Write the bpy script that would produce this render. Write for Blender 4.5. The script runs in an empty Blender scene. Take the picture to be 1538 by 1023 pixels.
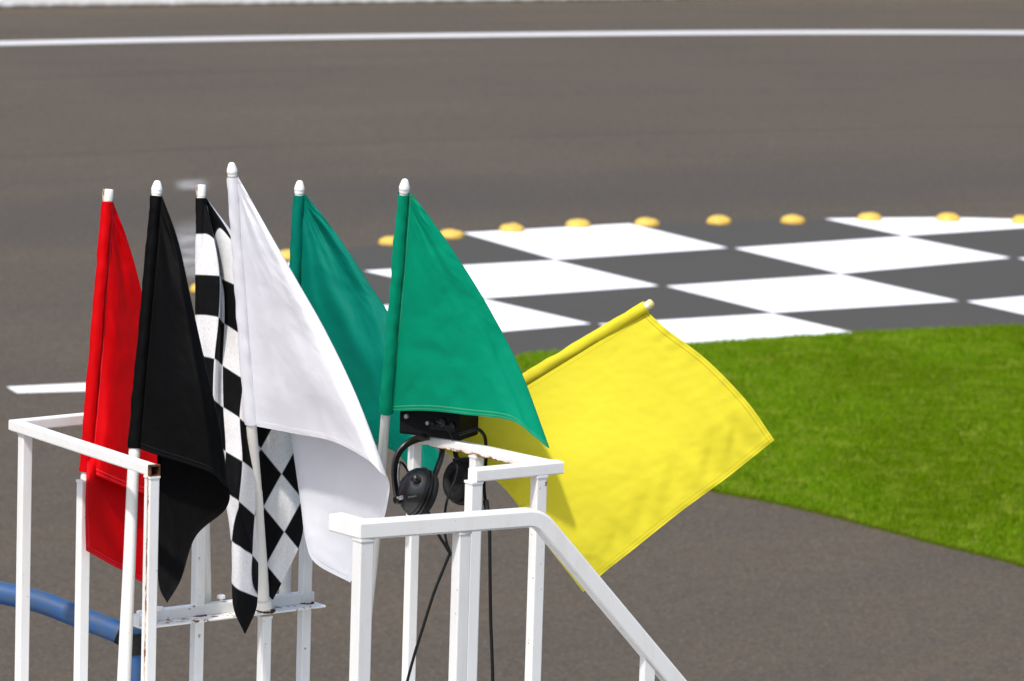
import bpy, math, random
import numpy as np
from mathutils import Vector, noise as mnoise
random.seed(7); rng = np.random.default_rng(11)
R = math.radians
sc = bpy.context.scene
COL = sc.collection

# ------------------------------------------------------------------ camera frame (real metres; the camera stands at 6 m)
FPX = 8000.0; PITCH = R(9.2); ROLL = 0.03
CAM = np.array([0.0, 0.0, 6.0])
_f = np.array([0, math.cos(PITCH), -math.sin(PITCH)])
_r0 = np.array([1.0, 0, 0]); _u0 = np.array([0, math.sin(PITCH), math.cos(PITCH)])
_r = _r0*math.cos(ROLL) + _u0*math.sin(ROLL)
_u = _u0*math.cos(ROLL) - _r0*math.sin(ROLL)
def ray(px, py):
    return _f + (px-769.0)/FPX*_r - (py-511.5)/FPX*_u
def P(px, py, d):
    return CAM + d*ray(px, py)
def RZ(px, py, z):
    v = ray(px, py); return CAM + v*((z-CAM[2])/v[2])
def G(px, py): return RZ(px, py, 0.0)
ZR = P(15, 640, 15.0)[2]          # height of all the hand rails
ZF = ZR - 1.06                    # platform deck
def nrm(v):
    v = np.asarray(v, float); return v/np.linalg.norm(v)
Z = np.array([0, 0, 1.0])

# ------------------------------------------------------------------ mesh helpers
class MB:
    def __init__(s): s.v = []; s.f = []; s.uv = []; s.mi = []; s.uv2 = None; s.flat = False
    def add(s, verts, faces, uvs=None, mi=0):
        b = len(s.v); s.v += [tuple(map(float, p)) for p in verts]
        for k, f in enumerate(faces):
            s.f.append([i+b for i in f]); s.mi.append(mi)
            s.uv.append(uvs[k] if uvs is not None else [(0, 0)]*len(f))
        return s
    def sweep(s, path, w, h, up=Z, r=0.004, caps=(True, True), mi=0, hollow_end=None):
        path = [np.asarray(p, float) for p in path]; s.flat = True
        t0 = nrm(path[1]-path[0]); side = nrm(np.cross(t0, up)); upv = nrm(np.cross(side, t0))
        sec = []
        for (sa, sb, a0) in ((1, -1, -90), (1, 1, 0), (-1, 1, 90), (-1, -1, 180)):
            for k in range(3):
                a = R(a0+45*k)
                sec.append((sa*(w/2-r)+r*math.cos(a), sb*(h/2-r)+r*math.sin(a)))
        n = len(sec); per = [0.0]
        for k in range(n):
            per.append(per[-1]+math.dist(sec[k], sec[(k+1) % n]))
        per = [x/per[-1] for x in per]
        ring = [path[0]+a*side+b*upv for a, b in sec]
        rings = [ring]; L = [0.0]
        for i in range(1, len(path)):
            t = nrm(path[i]-path[i-1])
            if i < len(path)-1: nb = nrm(t+nrm(path[i+1]-path[i]))
            else: nb = t
            ring = [q+t*(np.dot(path[i]-q, nb)/np.dot(t, nb)) for q in ring]
            rings.append(ring); L.append(L[-1]+np.linalg.norm(path[i]-path[i-1]))
        verts = [q for rg in rings for q in rg]; faces = []; uvs = []
        for i in range(len(rings)-1):
            for k in range(n):
                k2 = (k+1) % n
                faces.append([i*n+k, i*n+k2, (i+1)*n+k2, (i+1)*n+k])
                uvs.append([(L[i], per[k]), (L[i], per[k+1]), (L[i+1], per[k+1]), (L[i+1], per[k])])
        if caps[0]: faces.append(list(range(n))[::-1]); uvs.append([(0, .3)]*n)
        if caps[1]:
            b = (len(rings)-1)*n; faces.append([b+k for k in range(n)]); uvs.append([(L[-1], .3)]*n)
        return s.add(verts, faces, uvs, mi)
    def bar(s, p0, p1, w, h=None, up=Z, r=0.003, caps=(True, True), mi=0):
        return s.sweep([p0, p1], w, h or w, up, r, caps, mi)
    def post(s, x, y, z0, z1, w, face, r=0.003):
        a = nrm([face[0], face[1], 0]); s.sweep([(x, y, z1-.0065), (x, y, z1-.0005)], w+.004, w+.004, a, r); return s.sweep([(x, y, z0), (x, y, z1)], w, w, a, r)
    def tube(s, path, rad, n=14, caps=True, mi=0, flat=None):
        path = [np.asarray(p, float) for p in path]; m = len(path)
        rad = list(rad) if hasattr(rad, '__len__') else [rad]*m
        prev = None; verts = []; faces = []; uvs = []; L = 0
        LL = []
        for i in range(m):
            t = nrm(path[min(i+1, m-1)]-path[max(i-1, 0)])
            if prev is None:
                a = np.array([0, 0, 1.0]) if abs(t[2]) < .9 else np.array([0, -1.0, 0])
                prev = nrm(a-t*np.dot(a, t))
            else: prev = nrm(prev-t*np.dot(prev, t))
            b = np.cross(t, prev)
            if i: L += np.linalg.norm(path[i]-path[i-1])
            LL.append(L)
            for k in range(n):
                an = 2*math.pi*k/n
                verts.append(path[i]+rad[i]*(math.cos(an)*prev+math.sin(an)*b))
        for i in range(m-1):
            for k in range(n):
                k2 = (k+1) % n
                faces.append([i*n+k, i*n+k2, (i+1)*n+k2, (i+1)*n+k])
                uvs.append([(LL[i], k/n), (LL[i], (k+1)/n), (LL[i+1], (k+1)/n), (LL[i+1], k/n)])
        if caps:
            faces.append(list(range(n))[::-1]); uvs.append([(0, 0)]*n)
            faces.append([(m-1)*n+k for k in range(n)]); uvs.append([(L, 0)]*n)
        return s.add(verts, faces, uvs, mi)
    def lathe(s, base, axis, prof, n=28, sx=1.0, upv=None, mi=0):
        """prof = [(distance along axis, radius)]"""
        ax = nrm(axis); a = np.asarray(upv if upv is not None else (Z if abs(ax[2]) < .9 else [1, 0, 0]), float)
        e1 = nrm(a-ax*np.dot(a, ax)); e2 = np.cross(ax, e1)
        verts = []; faces = []
        for (q, rr) in prof:
            for k in range(n):
                an = 2*math.pi*k/n
                verts.append(np.asarray(base)+ax*q+max(rr, 1e-5)*(math.cos(an)*e1*sx+math.sin(an)*e2))
        m = len(prof)
        for i in range(m-1):
            for k in range(n):
                k2 = (k+1) % n; faces.append([i*n+k, i*n+k2, (i+1)*n+k2, (i+1)*n+k])
        uvs = [[(prof[i][0], k/n), (prof[i][0], (k+1)/n), (prof[i+1][0], (k+1)/n), (prof[i+1][0], k/n)] for i in range(m-1) for k in range(n)]+[[(0, .25)]*n, [(1, .25)]*n]
        faces.append(list(range(n))[::-1]); faces.append([(m-1)*n+k for k in range(n)])
        return s.add(verts, faces, uvs, mi)
    def box(s, c, ex, ey, ez, sx, sy, sz, bev=0.0, mi=0):
        c = np.asarray(c, float)
        b = bev or .001
        return s.sweep([c-np.asarray(ex)*sx/2, c+np.asarray(ex)*sx/2], sy, sz, ez, b, mi=mi)

def build(name, mb, mats, parent=None, smooth=True, origin=None, ang=None):
    if ang is None: ang = 12 if mb.flat else 35
    me = bpy.data.meshes.new(name)
    off = np.zeros(3)
    if origin is not None: off = np.asarray(origin, float)
    if parent is not None:
        rt = parent
        while rt.parent is not None: rt = rt.parent
        off = np.array(rt['_loc']) if '_loc' in rt else np.array(rt.location)
    V = np.array(mb.v)-off
    me.from_pydata(V.tolist(), [], mb.f)
    uvl = me.uv_layers.new(name='cloth')
    flat = [c for f in mb.uv for c in f]
    uvl.data.foreach_set('uv', np.array(flat, dtype=np.float32).ravel())
    if mb.uv2 is not None:
        l2 = me.uv_layers.new(name='far'); l2.data.foreach_set('uv', np.array([c for f in mb.uv2 for c in f], dtype=np.float32).ravel())
    for m in (mats if isinstance(mats, (list, tuple)) else [mats]): me.materials.append(m)
    me.polygons.foreach_set('material_index', np.array(mb.mi, dtype=np.int32))
    if smooth:
        me.polygons.foreach_set('use_smooth', np.ones(len(mb.f), dtype=bool))
        me.update()
        try: me.set_sharp_from_angle(angle=R(ang))
        except Exception: pass
    me.update()
    o = bpy.data.objects.new(name, me); COL.objects.link(o)
    if parent is not None: o.parent = parent
    elif origin is not None: o.location = origin
    return o
def tag(o, label=None, cat=None, group=None, kind=None):
    if label: o['label'] = label
    if cat: o['category'] = cat
    if group: o['group'] = group
    if kind: o['kind'] = kind
    return o
def thing(name, label, cat, loc, group=None):
    o = bpy.data.objects.new(name, None); COL.objects.link(o); o.location = loc
    o.empty_display_size = .1
    return tag(o, label, cat, group)

# ------------------------------------------------------------------ material helpers
class NT:
    def __init__(s, name):
        s.m = bpy.data.materials.new(name); s.m.use_nodes = True; s.t = s.m.node_tree
        s.t.nodes.clear(); s.out = s.n('ShaderNodeOutputMaterial')
    def n(s, typ, **kw):
        nd = s.t.nodes.new(typ)
        for k, v in kw.items(): setattr(nd, k, v)
        return nd
    def l(s, a, b): s.t.links.new(a, b)
    def val(s, sock, v):
        if hasattr(v, 'is_output') or isinstance(v, bpy.types.NodeSocket): s.l(v, sock)
        else: sock.default_value = v
    def math(s, op, a, b=None, c=None, clamp=False):
        nd = s.n('ShaderNodeMath', operation=op); nd.use_clamp = clamp
        s.val(nd.inputs[0], a)
        if b is not None: s.val(nd.inputs[1], b)
        if c is not None: s.val(nd.inputs[2], c)
        return nd.outputs[0]
    def step(s, x, lo, hi, a=0.0, b=1.0):
        nd = s.n('ShaderNodeMapRange', interpolation_type='SMOOTHSTEP')
        s.val(nd.inputs[0], x); nd.inputs[1].default_value = lo; nd.inputs[2].default_value = hi
        nd.inputs[3].default_value = a; nd.inputs[4].default_value = b
        return nd.outputs[0]
    def noise(s, vec, scale, detail=4, rough=.55, dist=0):
        nd = s.n('ShaderNodeTexNoise'); nd.inputs['Scale'].default_value = scale
        nd.inputs['Detail'].default_value = detail; nd.inputs['Roughness'].default_value = rough
        nd.inputs['Distortion'].default_value = dist
        if vec is not None: s.l(vec, nd.inputs['Vector'])
        return nd.outputs['Fac']
    def scale(s, vec, sc_):
        nd = s.n('ShaderNodeMapping'); nd.inputs['Scale'].default_value = sc_; s.l(vec, nd.inputs['Vector']); return nd.outputs[0]
    def mix(s, fac, a, b, blend='MIX'):
        nd = s.n('ShaderNodeMix', data_type='RGBA', blend_type=blend)
        s.val(nd.inputs[0], fac); s.val(nd.inputs[6], a if not isinstance(a, tuple) else (*a, 1)[:4])
        s.val(nd.inputs[7], b if not isinstance(b, tuple) else (*b, 1)[:4])
        return nd.outputs[2]
    def bsdf(s, color, rough=.5, bump=None, bstr=.3, bdist=.01, spec=.5, **kw):
        p = s.n('ShaderNodeBsdfPrincipled')
        s.val(p.inputs['Base Color'], color if not isinstance(color, tuple) else (*color, 1)[:4])
        s.val(p.inputs['Roughness'], rough); p.inputs['Specular IOR Level'].default_value = spec
        for k, v in kw.items(): s.val(p.inputs[k], v)
        if bump is not None:
            b = s.n('ShaderNodeBump'); b.inputs['Strength'].default_value = bstr; b.inputs['Distance'].default_value = bdist
            s.l(bump, b.inputs['Height']); s.l(b.outputs[0], p.inputs['Normal'])
        return p
    def done(s, shader):
        s.l(shader.outputs[0] if hasattr(shader, 'outputs') else shader, s.out.inputs['Surface']); return s.m
    def obj(s): return s.n('ShaderNodeTexCoord').outputs['Object']
    def pos(s): return s.n('ShaderNodeNewGeometry').outputs['Position']
    def uv(s, name='cloth'): return s.n('ShaderNodeUVMap', uv_map=name).outputs[0]
    def xyz(s, v):
        nd = s.n('ShaderNodeSeparateXYZ'); s.l(v, nd.inputs[0]); return nd.outputs

def painted_metal(name, rust=.0, edge=None, ewidth=.03, stain=.6, base=(.73, .72, .69)):
    """white painted steel; chips and rust breaking through; edge = perimeter position (0..1) of a corroded corner"""
    t = NT(name); v = t.obj(); uv = t.uv()
    n1 = t.noise(v, 38, 6, .65); chips = t.step(n1, .70-rust*.1, .735-rust*.1)
    dirt = t.noise(t.scale(v, (9, 9, 2.2)), 3.0, 6, .6)
    col = t.mix(t.step(dirt, .42, .75, 0, .30), base, (.60, .57, .51))
    spots = t.noise(v, 150, 3, .6)
    small = t.step(spots, .70, .75)
    rustcol = t.mix(t.noise(v, 90, 5, .7), (.045, .014, .008), (.30, .115, .035))
    mask = t.math('MAXIMUM', chips, t.math('MULTIPLY', small, .75))
    if edge is not None:
        u, w, _ = t.xyz(uv)
        dd = t.math('ABSOLUTE', t.math('SUBTRACT', w, edge))
        dd = t.math('MINIMUM', dd, t.math('SUBTRACT', 1.0, dd))
        nn = t.noise(t.scale(uv, (26, 9, 1)), 1.0, 7, .72)
        big = t.step(t.noise(t.scale(uv, (5, .01, 1)), 1.0, 2, .5), .36, .55)
        lim = t.math('MULTIPLY', t.math('MULTIPLY', t.step(nn, .36, .72), ewidth*2.0), big)
        e = t.math('LESS_THAN', dd, lim)
        stain = t.math('MULTIPLY', t.step(t.math('DIVIDE', dd, ewidth*2.2), 0.0, 1.0, stain, 0.0), t.step(nn, .3, .6))
        col = t.mix(stain, col, (.52, .30, .12))
        mask = t.math('MAXIMUM', mask, e)
    col = t.mix(mask, col, rustcol)
    rough = t.math('ADD', t.math('MULTIPLY', mask, .5), .36)
    hb = t.math('ADD', t.math('MULTIPLY', n1, .25), t.math('MULTIPLY', mask, -.6))
    return t.done(t.bsdf(col, rough, hb, .25, .002, spec=.45))

def simple(name, col, rough=.5, scale=60, var=.25, bump=.15, spec=.5, col2=None, metal=0.0):
    t = NT(name); v = t.obj(); n = t.noise(v, scale, 5, .6)
    c2 = col2 or tuple(x*(1-var) for x in col)
    c = t.mix(t.step(n, .3, .7), col, c2)
    return t.done(t.bsdf(c, t.math('ADD', t.math('MULTIPLY', n, .2), rough-.1), n, bump, .002, spec=spec, Metallic=metal))

def fabric(name, col, thread=None, trans=.22, tcol=None, check=False, rough=.6, sheen=.0, spec=.06):
    t = NT(name); uv = t.uv(); far = t.uv('far')
    u, v, _ = t.xyz(uv); fu, fv, _ = t.xyz(far)
    n = t.noise(t.scale(uv, (1, 1, 1)), 14, 5, .55, .6)
    fine = t.noise(uv, 70, 4, .6)
    if check:
        cu = t.math('FLOOR', u); cv = t.math('FLOOR', v)
        par = t.math('ABSOLUTE', t.math('MODULO', t.math('ADD', t.math('ADD', cu, cv), 20.0), 2.0))
        odd = t.math('GREATER_THAN', par, .5)
        # seam lines where the squares are sewn together
        du = t.math('ABSOLUTE', t.math('SUBTRACT', t.math('FRACT', t.math('ADD', u, .5)), .5))
        dv = t.math('ABSOLUTE', t.math('SUBTRACT', t.math('FRACT', t.math('ADD', v, .5)), .5))
        base = t.mix(odd, (.005, .005, .0055), (.70, .695, .69))
        seam = t.math('LESS_THAN', t.math('MINIMUM', du, dv), .018)
        base = t.mix(t.math('MULTIPLY', seam, .35), base, (.52, .52, .52))
        c = t.mix(t.step(n, .35, .75, 0, .5), base, t.mix(1.0, base, (.72, .70, .68), 'MULTIPLY'))
        h = t.math('ADD', t.math('MULTIPLY', n, .8), t.math('MULTIPLY', fine, .08))
        tc = c
    else:
        c = t.mix(t.step(n, .3, .75, 0, .07), col, tuple(x*.72 for x in col))
        def near(x, a, w): return t.math('LESS_THAN', t.math('ABSOLUTE', t.math('SUBTRACT', x, a)), w)
        dash_u = t.math('GREATER_THAN', t.math('FRACT', t.math('MULTIPLY', u, 190.0)), .38)
        dash_v = t.math('GREATER_THAN', t.math('FRACT', t.math('MULTIPLY', v, 190.0)), .38)
        hem = t.math('MULTIPLY', t.math('MAXIMUM', t.math('MAXIMUM', near(v, .016, .0012), near(fv, .016, .0012)), t.math('MAXIMUM', near(v, .006, .0010), near(fv, .006, .0010))), dash_u)
        hemf = t.math('MULTIPLY', t.math('MAXIMUM', near(fu, .016, .0012), near(fu, .006, .0010)), dash_v)
        st = t.math('MAXIMUM', hem, hemf)
        st = t.math('MAXIMUM', st, t.math('MULTIPLY', near(u, .012, .0008), dash_v))
        c = t.mix(t.math('MULTIPLY', st, .8), c, thread or tuple(x*.55 for x in col))
        edge = t.math('MINIMUM', t.math('MINIMUM', v, fv), fu)
        ridge = t.step(edge, .014, .0185, 1, 0)
        pucker = t.noise(t.scale(uv, (60, 22, 1)), 1.0, 3, .6)
        pk = t.math('MAXIMUM', t.math('MULTIPLY', pucker, t.step(edge, .0, .05, 1.0, 0.0)), t.math('MULTIPLY', t.noise(t.scale(uv, (18, 55, 1)), 1.0, 3, .6), t.step(u, .0, .045, .9, 0.0)))
        h = t.math('ADD', t.math('ADD', t.math('MULTIPLY', n, .45), t.math('MULTIPLY', fine, .22)), t.math('ADD', t.math('MULTIPLY', ridge, .35), t.math('MULTIPLY', pk, .7)))
        tc = tcol or col
    p = t.bsdf(c, rough, h, .32, .006, spec=spec, **{'Sheen Weight': sheen, 'Sheen Roughness': .5})
    tr = t.n('ShaderNodeBsdfTranslucent'); t.val(tr.inputs[0], tc if not isinstance(tc, tuple) else (*tc, 1))
    mx = t.n('ShaderNodeMixShader'); mx.inputs[0].default_value = trans
    t.l(p.outputs[0], mx.inputs[1]); t.l(tr.outputs[0], mx.inputs[2])
    return t.done(mx.outputs[0])

M = {}
M['steel'] = painted_metal('white_painted_steel', .0)
M['steel_worn'] = painted_metal('chipped_white_steel', .5)
M['steel_rail'] = painted_metal('white_steel_rusting_underneath', .12, edge=0.0, ewidth=.085)
M['steel_rusty'] = painted_metal('rusting_shelf_steel', 1.35, base=(.76, .75, .71))
M['steel_post'] = painted_metal('white_steel_rusty_corner', .15, edge=0.60, ewidth=.035, stain=.85)
M['rust'] = simple('rusty_steel', (.16, .06, .025), .85, 70, .6, .5, .2, (.03, .014, .01))
M['pvc'] = painted_metal('aged_white_tube', -.25, base=(.72, .695, .635))
M['cap'] = painted_metal('white_plastic_cap', .08, base=(.84, .82, .77))
M['black_case'] = simple('matte_black_case', (.0045, .0045, .005), .7, 120, .4, .2, .15)
M['cap_yellow'] = simple('yellowed_cap', (.66, .56, .22), .45, 60, .2)
M['cap_rusty'] = painted_metal('rust_stained_cap', .4, edge=.60, ewidth=.05, stain=.95, base=(.82, .79, .72))
M['black_plastic'] = simple('black_plastic', (.0045, .0045, .005), .36, 120, .4, .2, .5)
M['black_matte'] = simple('black_foam', (.008, .008, .008), .75, 90, .4, .4, .3)
M['rubber'] = simple('black_rubber', (.004, .004, .0045), .6, 80, .3, .2, .2)
M['chrome'] = simple('worn_metal', (.55, .53, .50), .35, 80, .3, .1, .5, metal=.8)
M['blue'] = simple('scuffed_blue_paint', (.018, .078, .225), .5, 28, .3, .25, .35, (.045, .08, .14))
M['red_cloth'] = fabric('red_nylon', (.52, .001, .003), (.62, .06, .09), .08)
M['black_cloth'] = fabric('black_nylon', (.0016, .0016, .0017), (.012, .012, .013), .0, sheen=.0, rough=.65, spec=.06)
M['white_cloth'] = fabric('white_nylon', (.765, .765, .795), (.66, .66, .70), .10)
M['green_cloth'] = fabric('green_nylon', (.0005, .24, .128), (.14, .33, .12), .10)
M['green_cloth_blue'] = fabric('bluish_green_nylon', (.0005, .155, .105), (.015, .12, .08), .10)
M['yellow_cloth'] = fabric('yellow_nylon', (.69, .60, .035), (.36, .25, .0), .2)
M['check_cloth'] = fabric('checkered_nylon', (1, 1, 1), None, .08, check=True)

# ------------------------------------------------------------------ railings
def rail_pt(px, py): return RZ(px, py, ZR)
BL = rail_pt(24, 639); FL = rail_pt(232, 707)
BE = rail_pt(130, 628.5)
vdir = nrm(BE-BL); vdir[2] = 0; vdir = nrm(vdir)
udir = nrm(FL-BL)
def on_line(p0, dirv, px):
    """point of the horizontal line p0+s*dirv that is seen in column px"""
    lo, hi = -1.0, 3.0
    def colm(s):
        q = p0+s*dirv-CAM; return 769+FPX*np.dot(q, _r)/np.dot(q, _f)
    for _ in range(60):
        m = (lo+hi)/2
        if colm(m) < px: lo = m
        else: hi = m
    return p0+lo*dirv
W = .031
REAR_END = on_line(BL, vdir, 470)

left = thing('guard_railing', 'white square-tube guard railing at left with an open rusty rail end and a flag shelf', 'railing', (BL[0], BL[1], ZF))
left['_loc'] = list(left.location)
mb = MB(); mb.sweep([FL-udir*.008, BL, REAR_END+vdir*.02], W, W, caps=(False, True))
# open tube end: wall thickness and dark inside
side = nrm(np.cross(udir, Z))
def sq(c, hw): return [c+a*hw*side+b*hw*Z for a, b in ((1, -1), (1, 1), (-1, 1), (-1, -1))]
build('top_rail', mb, M['steel'], left)
mb = MB()
e0 = FL+udir*.004
r0, r1, r2 = sq(e0, W/2+.0006), sq(e0, W/2-.0035), sq(e0-udir*.16, W/2-.0035)
r3 = sq(e0-udir*.012, W/2+.0006)
mb.add(r3+r0+r1+r2, [[a*4+k, a*4+(k+1) % 4, (a+1)*4+(k+1) % 4, (a+1)*4+k] for a in range(3) for k in range(4)]+[[12, 13, 14, 15]])
build('open_end', mb, M['rust'], left, smooth=False)
def add_post(parent, p, ztop, w=W, mat='steel', zbot=None, name='post'):
    mb = MB(); mb.post(p[0], p[1], ZF if zbot is None else zbot, ztop, w, udir)
    return build(name, mb, M[mat], parent)
zu = ZR-W/2+.001
add_post(left, BL+udir*.03+0*vdir+np.array([.012, 0, 0]), zu)
pf = FL-udir*.012
add_post(left, pf, zu, mat='steel_post')
# shelf line: vertical plane of the rear rail
def on_vertical(p0, dirv, px, py):
    q = on_line(p0, dirv, px); d = np.dot(q-CAM, _f)
    return P(px, py, d)
P2 = P(123.5, 880, 14.97); add_post(left, P2, P(127, 716, 14.97)[2])
P4 = on_vertical(BL, vdir, 299, 800); P7 = on_vertical(BL, vdir, 460, 800); P6 = on_vertical(BL, vdir, 397, 960)
for q in (P4, P7): add_post(left, q, zu, mat='steel_worn')
SHL = on_vertical(BL, vdir, 206, 941); SHR = on_vertical(BL, vdir, 480, 908)
sdir = nrm(SHR-SHL); ndir = nrm(np.cross(Z, vdir)); 
if ndir[1] > 0: ndir = -ndir           # towards the camera
add_post(left, P6, on_vertical(BL, vdir, 397, 921)[2]-.004, mat='steel_worn')
mb = MB(); mb.bar(SHL, SHR, .062, .007, r=.003)
shelf = build('shelf_plate', mb, M['steel_rusty'], left)
tb = -ndir*.034+Z*.019
mb = MB(); mb.bar(SHL+tb+sdir*.03, SHR+tb-sdir*.006, .030, .032)
build('shelf_tube', mb, M['steel_worn'], left)
mb = MB(); mb.bar(SHL+Z*.017+ndir*-.012, SHL+Z*.017+ndir*-.012+sdir*.062, .040, .028)
build('clamp_block', mb, M['steel_worn'], left)
bq = P(332, 899, np.dot(on_line(BL, vdir, 332)-ndir*.034-CAM, _f))
def bolt(q, h=.022):
    mb = MB(); mb.lathe(q, Z, [(-h, .005), (0, .005), (.001, .0125), (.009, .0125), (.011, .010)], 10)
    return build('bolt', mb, M['steel_worn'], left)
bolt(bq)
bolt(P(240, 917, np.dot(on_line(BL, vdir, 240)-ndir*.03-CAM, _f)), .03)
for q in (P4, P7, P6):
    mbw = MB()
    zz = SHL[2]+(SHR[2]-SHL[2])*np.dot(q-SHL, sdir)/np.linalg.norm(SHR-SHL)
    for k in range(16):
        a = 2*math.pi*k/16; rr = .021+.006*random.random()
        mbw.lathe((q[0]+rr*math.cos(a), q[1]+rr*math.sin(a), zz+.001), Z, [(0, .006), (.003, .005+.002*random.random()), (.006, .0015)], 6)
    build('weld_bead', mbw, M['rust'], left)

# right side rail with its front return
SB = rail_pt(625, 656); SC = rail_pt(832, 701); 
fdir = nrm(rail_pt(835, 702)-rail_pt(705, 714))
right = thing('guard_railing', 'white square-tube side railing at right rusting underneath, the one the headset hangs on', 'railing', (SC[0], SC[1], ZF))
right['_loc'] = list(right.location)
sdirR = nrm(SC-SB)
SRET = rail_pt(708, 713)
mb = MB(); mb.sweep([SB, SC+sdirR*.0], .030, .030)
build('top_rail', mb, M['steel_rail'], right)
mb = MB(); mb.bar(SRET-Z*.001+ fdir*.004, SC+fdir*.018-Z*.001, .044, .034, r=.004)
build('return_rail', mb, M['steel'], right)
zr2 = ZR-.017
def sidept(px): return on_line(SB, sdirR, px)
add_post(right, sidept(622)+sdirR*.004, ZR-.0145, w=.030)
add_post(right, sidept(716), ZR-.0145, w=.030, mat='steel')
q = on_line(SRET, fdir, 712); add_post(right, q, zr2, w=.036, mat='steel')
q = on_line(SRET, fdir, 810); add_post(right, q, zr2, w=.034, mat='steel_worn')

# front rail that bends down into the stair handrail
FA = rail_pt(546, 795); FB = rail_pt(806, 776)
gdir = nrm(FB-FA)
stair = thing('stair_handrail', 'white square-tube front rail bending down into a sloping stair handrail', 'handrail', (FA[0], FA[1], ZF))
stair['_loc'] = list(stair.location)
# sloping end seen at (1018,1010); same vertical plane as the front rail
def on_plane(px, py):
    nn = np.cross(gdir, Z); v = ray(px, py); return CAM+v*(np.dot(FA-CAM, nn)/np.dot(v, nn))
FE = on_plane(1008, 1018); hd = nrm(FE-FB); FE2 = FE+hd*.55
def bend(p, d0, d1, rad, n=8):
    a = p-d0*rad; b = p+d1*rad
    return [(1-s)**2*a+2*s*(1-s)*p+s*s*b for s in np.linspace(0, 1, n)]
WH = .047
stub = rail_pt(512, 786); sd = nrm(stub-FA)
path = [FA+sd*(np.linalg.norm(stub-FA)+.02), FA]+bend(FB, gdir, hd, .035)+[FE2]
mb = MB(); mb.sweep(path, WH, WH, r=.006)
build('top_rail', mb, M['steel'], stair)
zh = ZR-WH/2+.001
q = on_line(FA, gdir, 546); add_post(stair, q, zh, w=.041)
q = on_line(FA, gdir, 694); add_post(stair, q, zh, w=.036)
q = on_plane(973, 980); qz = q+hd*0
mb = MB(); 
s_ = np.dot(q-FB, nrm([hd[0], hd[1], 0]))/np.dot(hd, nrm([hd[0], hd[1], 0])); top = FB+hd*s_
ax = nrm([hd[0], hd[1], 0]); slope = hd[2]/math.hypot(hd[0], hd[1]); hw = .015
zc = top[2]-WH/2/abs(ax@hd)+.002
ndr = np.cross(Z, ax)
vs = []
for (a, b) in ((-1, -1), (1, -1), (1, 1), (-1, 1)):
    vs.append(top*np.array([1, 1, 0])+ax*a*hw+ndr*b*hw+Z*(top[2]-.75))
for (a, b) in ((-1, -1), (1, -1), (1, 1), (-1, 1)):
    vs.append(top*np.array([1, 1, 0])+ax*a*hw+ndr*b*hw+Z*(zc+slope*a*hw))
mb.add(vs, [[0, 1, 5, 4], [1, 2, 6, 5], [2, 3, 7, 6], [3, 0, 4, 7], [4, 5, 6, 7], [3, 2, 1, 0]])
build('baluster', mb, M['steel'], stair, smooth=False)

# platform the railings stand on (just below the frame)
plat = thing('platform', 'raised steel flagging platform with stairs, under the railings', 'platform', (BL[0], BL[1], 0))
plat['_loc'] = list(plat.location)
c0 = (FA+BL)/2; pc = np.array([(BL+REAR_END+FA+FB)[k]/4 for k in range(3)])
mb = MB(); cdeck = np.array([pc[0], pc[1], ZF-.03]); mb.sweep([cdeck-vdir*1.0, cdeck+vdir*.78], 1.9, .06)
build('deck', mb, M['steel_worn'], plat)
for a in (-.92, .7):
    for b in (-.85, .85):
        q = cdeck+vdir*a+udir*b; mb = MB(); mb.post(q[0], q[1], 0, ZF-.058, .08, udir); build('leg', mb, M['steel_worn'], plat)
mb = MB(); st0 = FB-Z*1.0; mb.bar(st0+ndr*.03, st0+ndr*.03+hd*(st0[2]/abs(hd[2])), .03, .16); build('stair_stringer', mb, M['steel_worn'], plat)
mb = MB(); mb.bar(st0+ndr*.75, st0+ndr*.75+hd*(st0[2]/abs(hd[2])), .03, .16); build('stair_stringer', mb, M['steel_worn'], plat)
for k in range(1, 11):
    q = st0+hd*(k*.21/abs(hd[2])); 
    if q[2] < .1: break
    mb = MB(); mb.bar(q+ndr*.047, q+ndr*.733, .22, .03); build('tread', mb, M['steel_worn'], plat)

# ------------------------------------------------------------------ flags
def cat1(pts, n):
    """Catmull-Rom through rows of control values"""
    pts = np.asarray(pts, float); m = len(pts)
    ext = np.vstack([2*pts[0]-pts[1], pts, 2*pts[-1]-pts[-2]])
    out = []
    for s in np.linspace(0, m-1, n):
        i = min(int(s), m-2); t = s-i
        p0, p1, p2, p3 = ext[i], ext[i+1], ext[i+2], ext[i+3]
        out.append(.5*((2*p1)+(-p0+p2)*t+(2*p0-5*p1+4*p2-p3)*t*t+(-p0+3*p1-3*p2+p3)*t**3))
    return np.array(out)
def net(ctrl, ni, nj):
    """ctrl[i][j] = tuple -> smooth grid"""
    a = [cat1(r, nj) for r in ctrl]              # rows x nj x k
    a = np.array(a); cols = [cat1(a[:, j, :], ni) for j in range(nj)]
    return np.transpose(np.array(cols), (1, 0, 2))
def pole_curve(pts, n=60): return cat1(pts, n)
def to3(a): return np.array([P(*q[:3]) for q in a])

def grid_faces(mb, P3, uv, uv2=None, flip=False):
    ni, nj = P3.shape[:2]; b = len(mb.v)
    mb.v += [tuple(map(float, q)) for q in P3.reshape(-1, 3)]
    if mb.uv2 is None: mb.uv2 = [[(1, 1)]*len(f) for f in mb.f]
    for i in range(ni-1):
        for j in range(nj-1):
            ids = [(i, j), (i+1, j), (i+1, j+1), (i, j+1)]
            mb.f.append([b+a*nj+c for a, c in ids]); mb.mi.append(0)
            mb.uv.append([tuple(uv[a, c]) for a, c in ids])
            mb.uv2.append([tuple(uv2[a, c]) if uv2 is not None else (1, 1) for a, c in ids])
def fbm(x, y, s): return mnoise.noise(Vector((x, y, s)))

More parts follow.
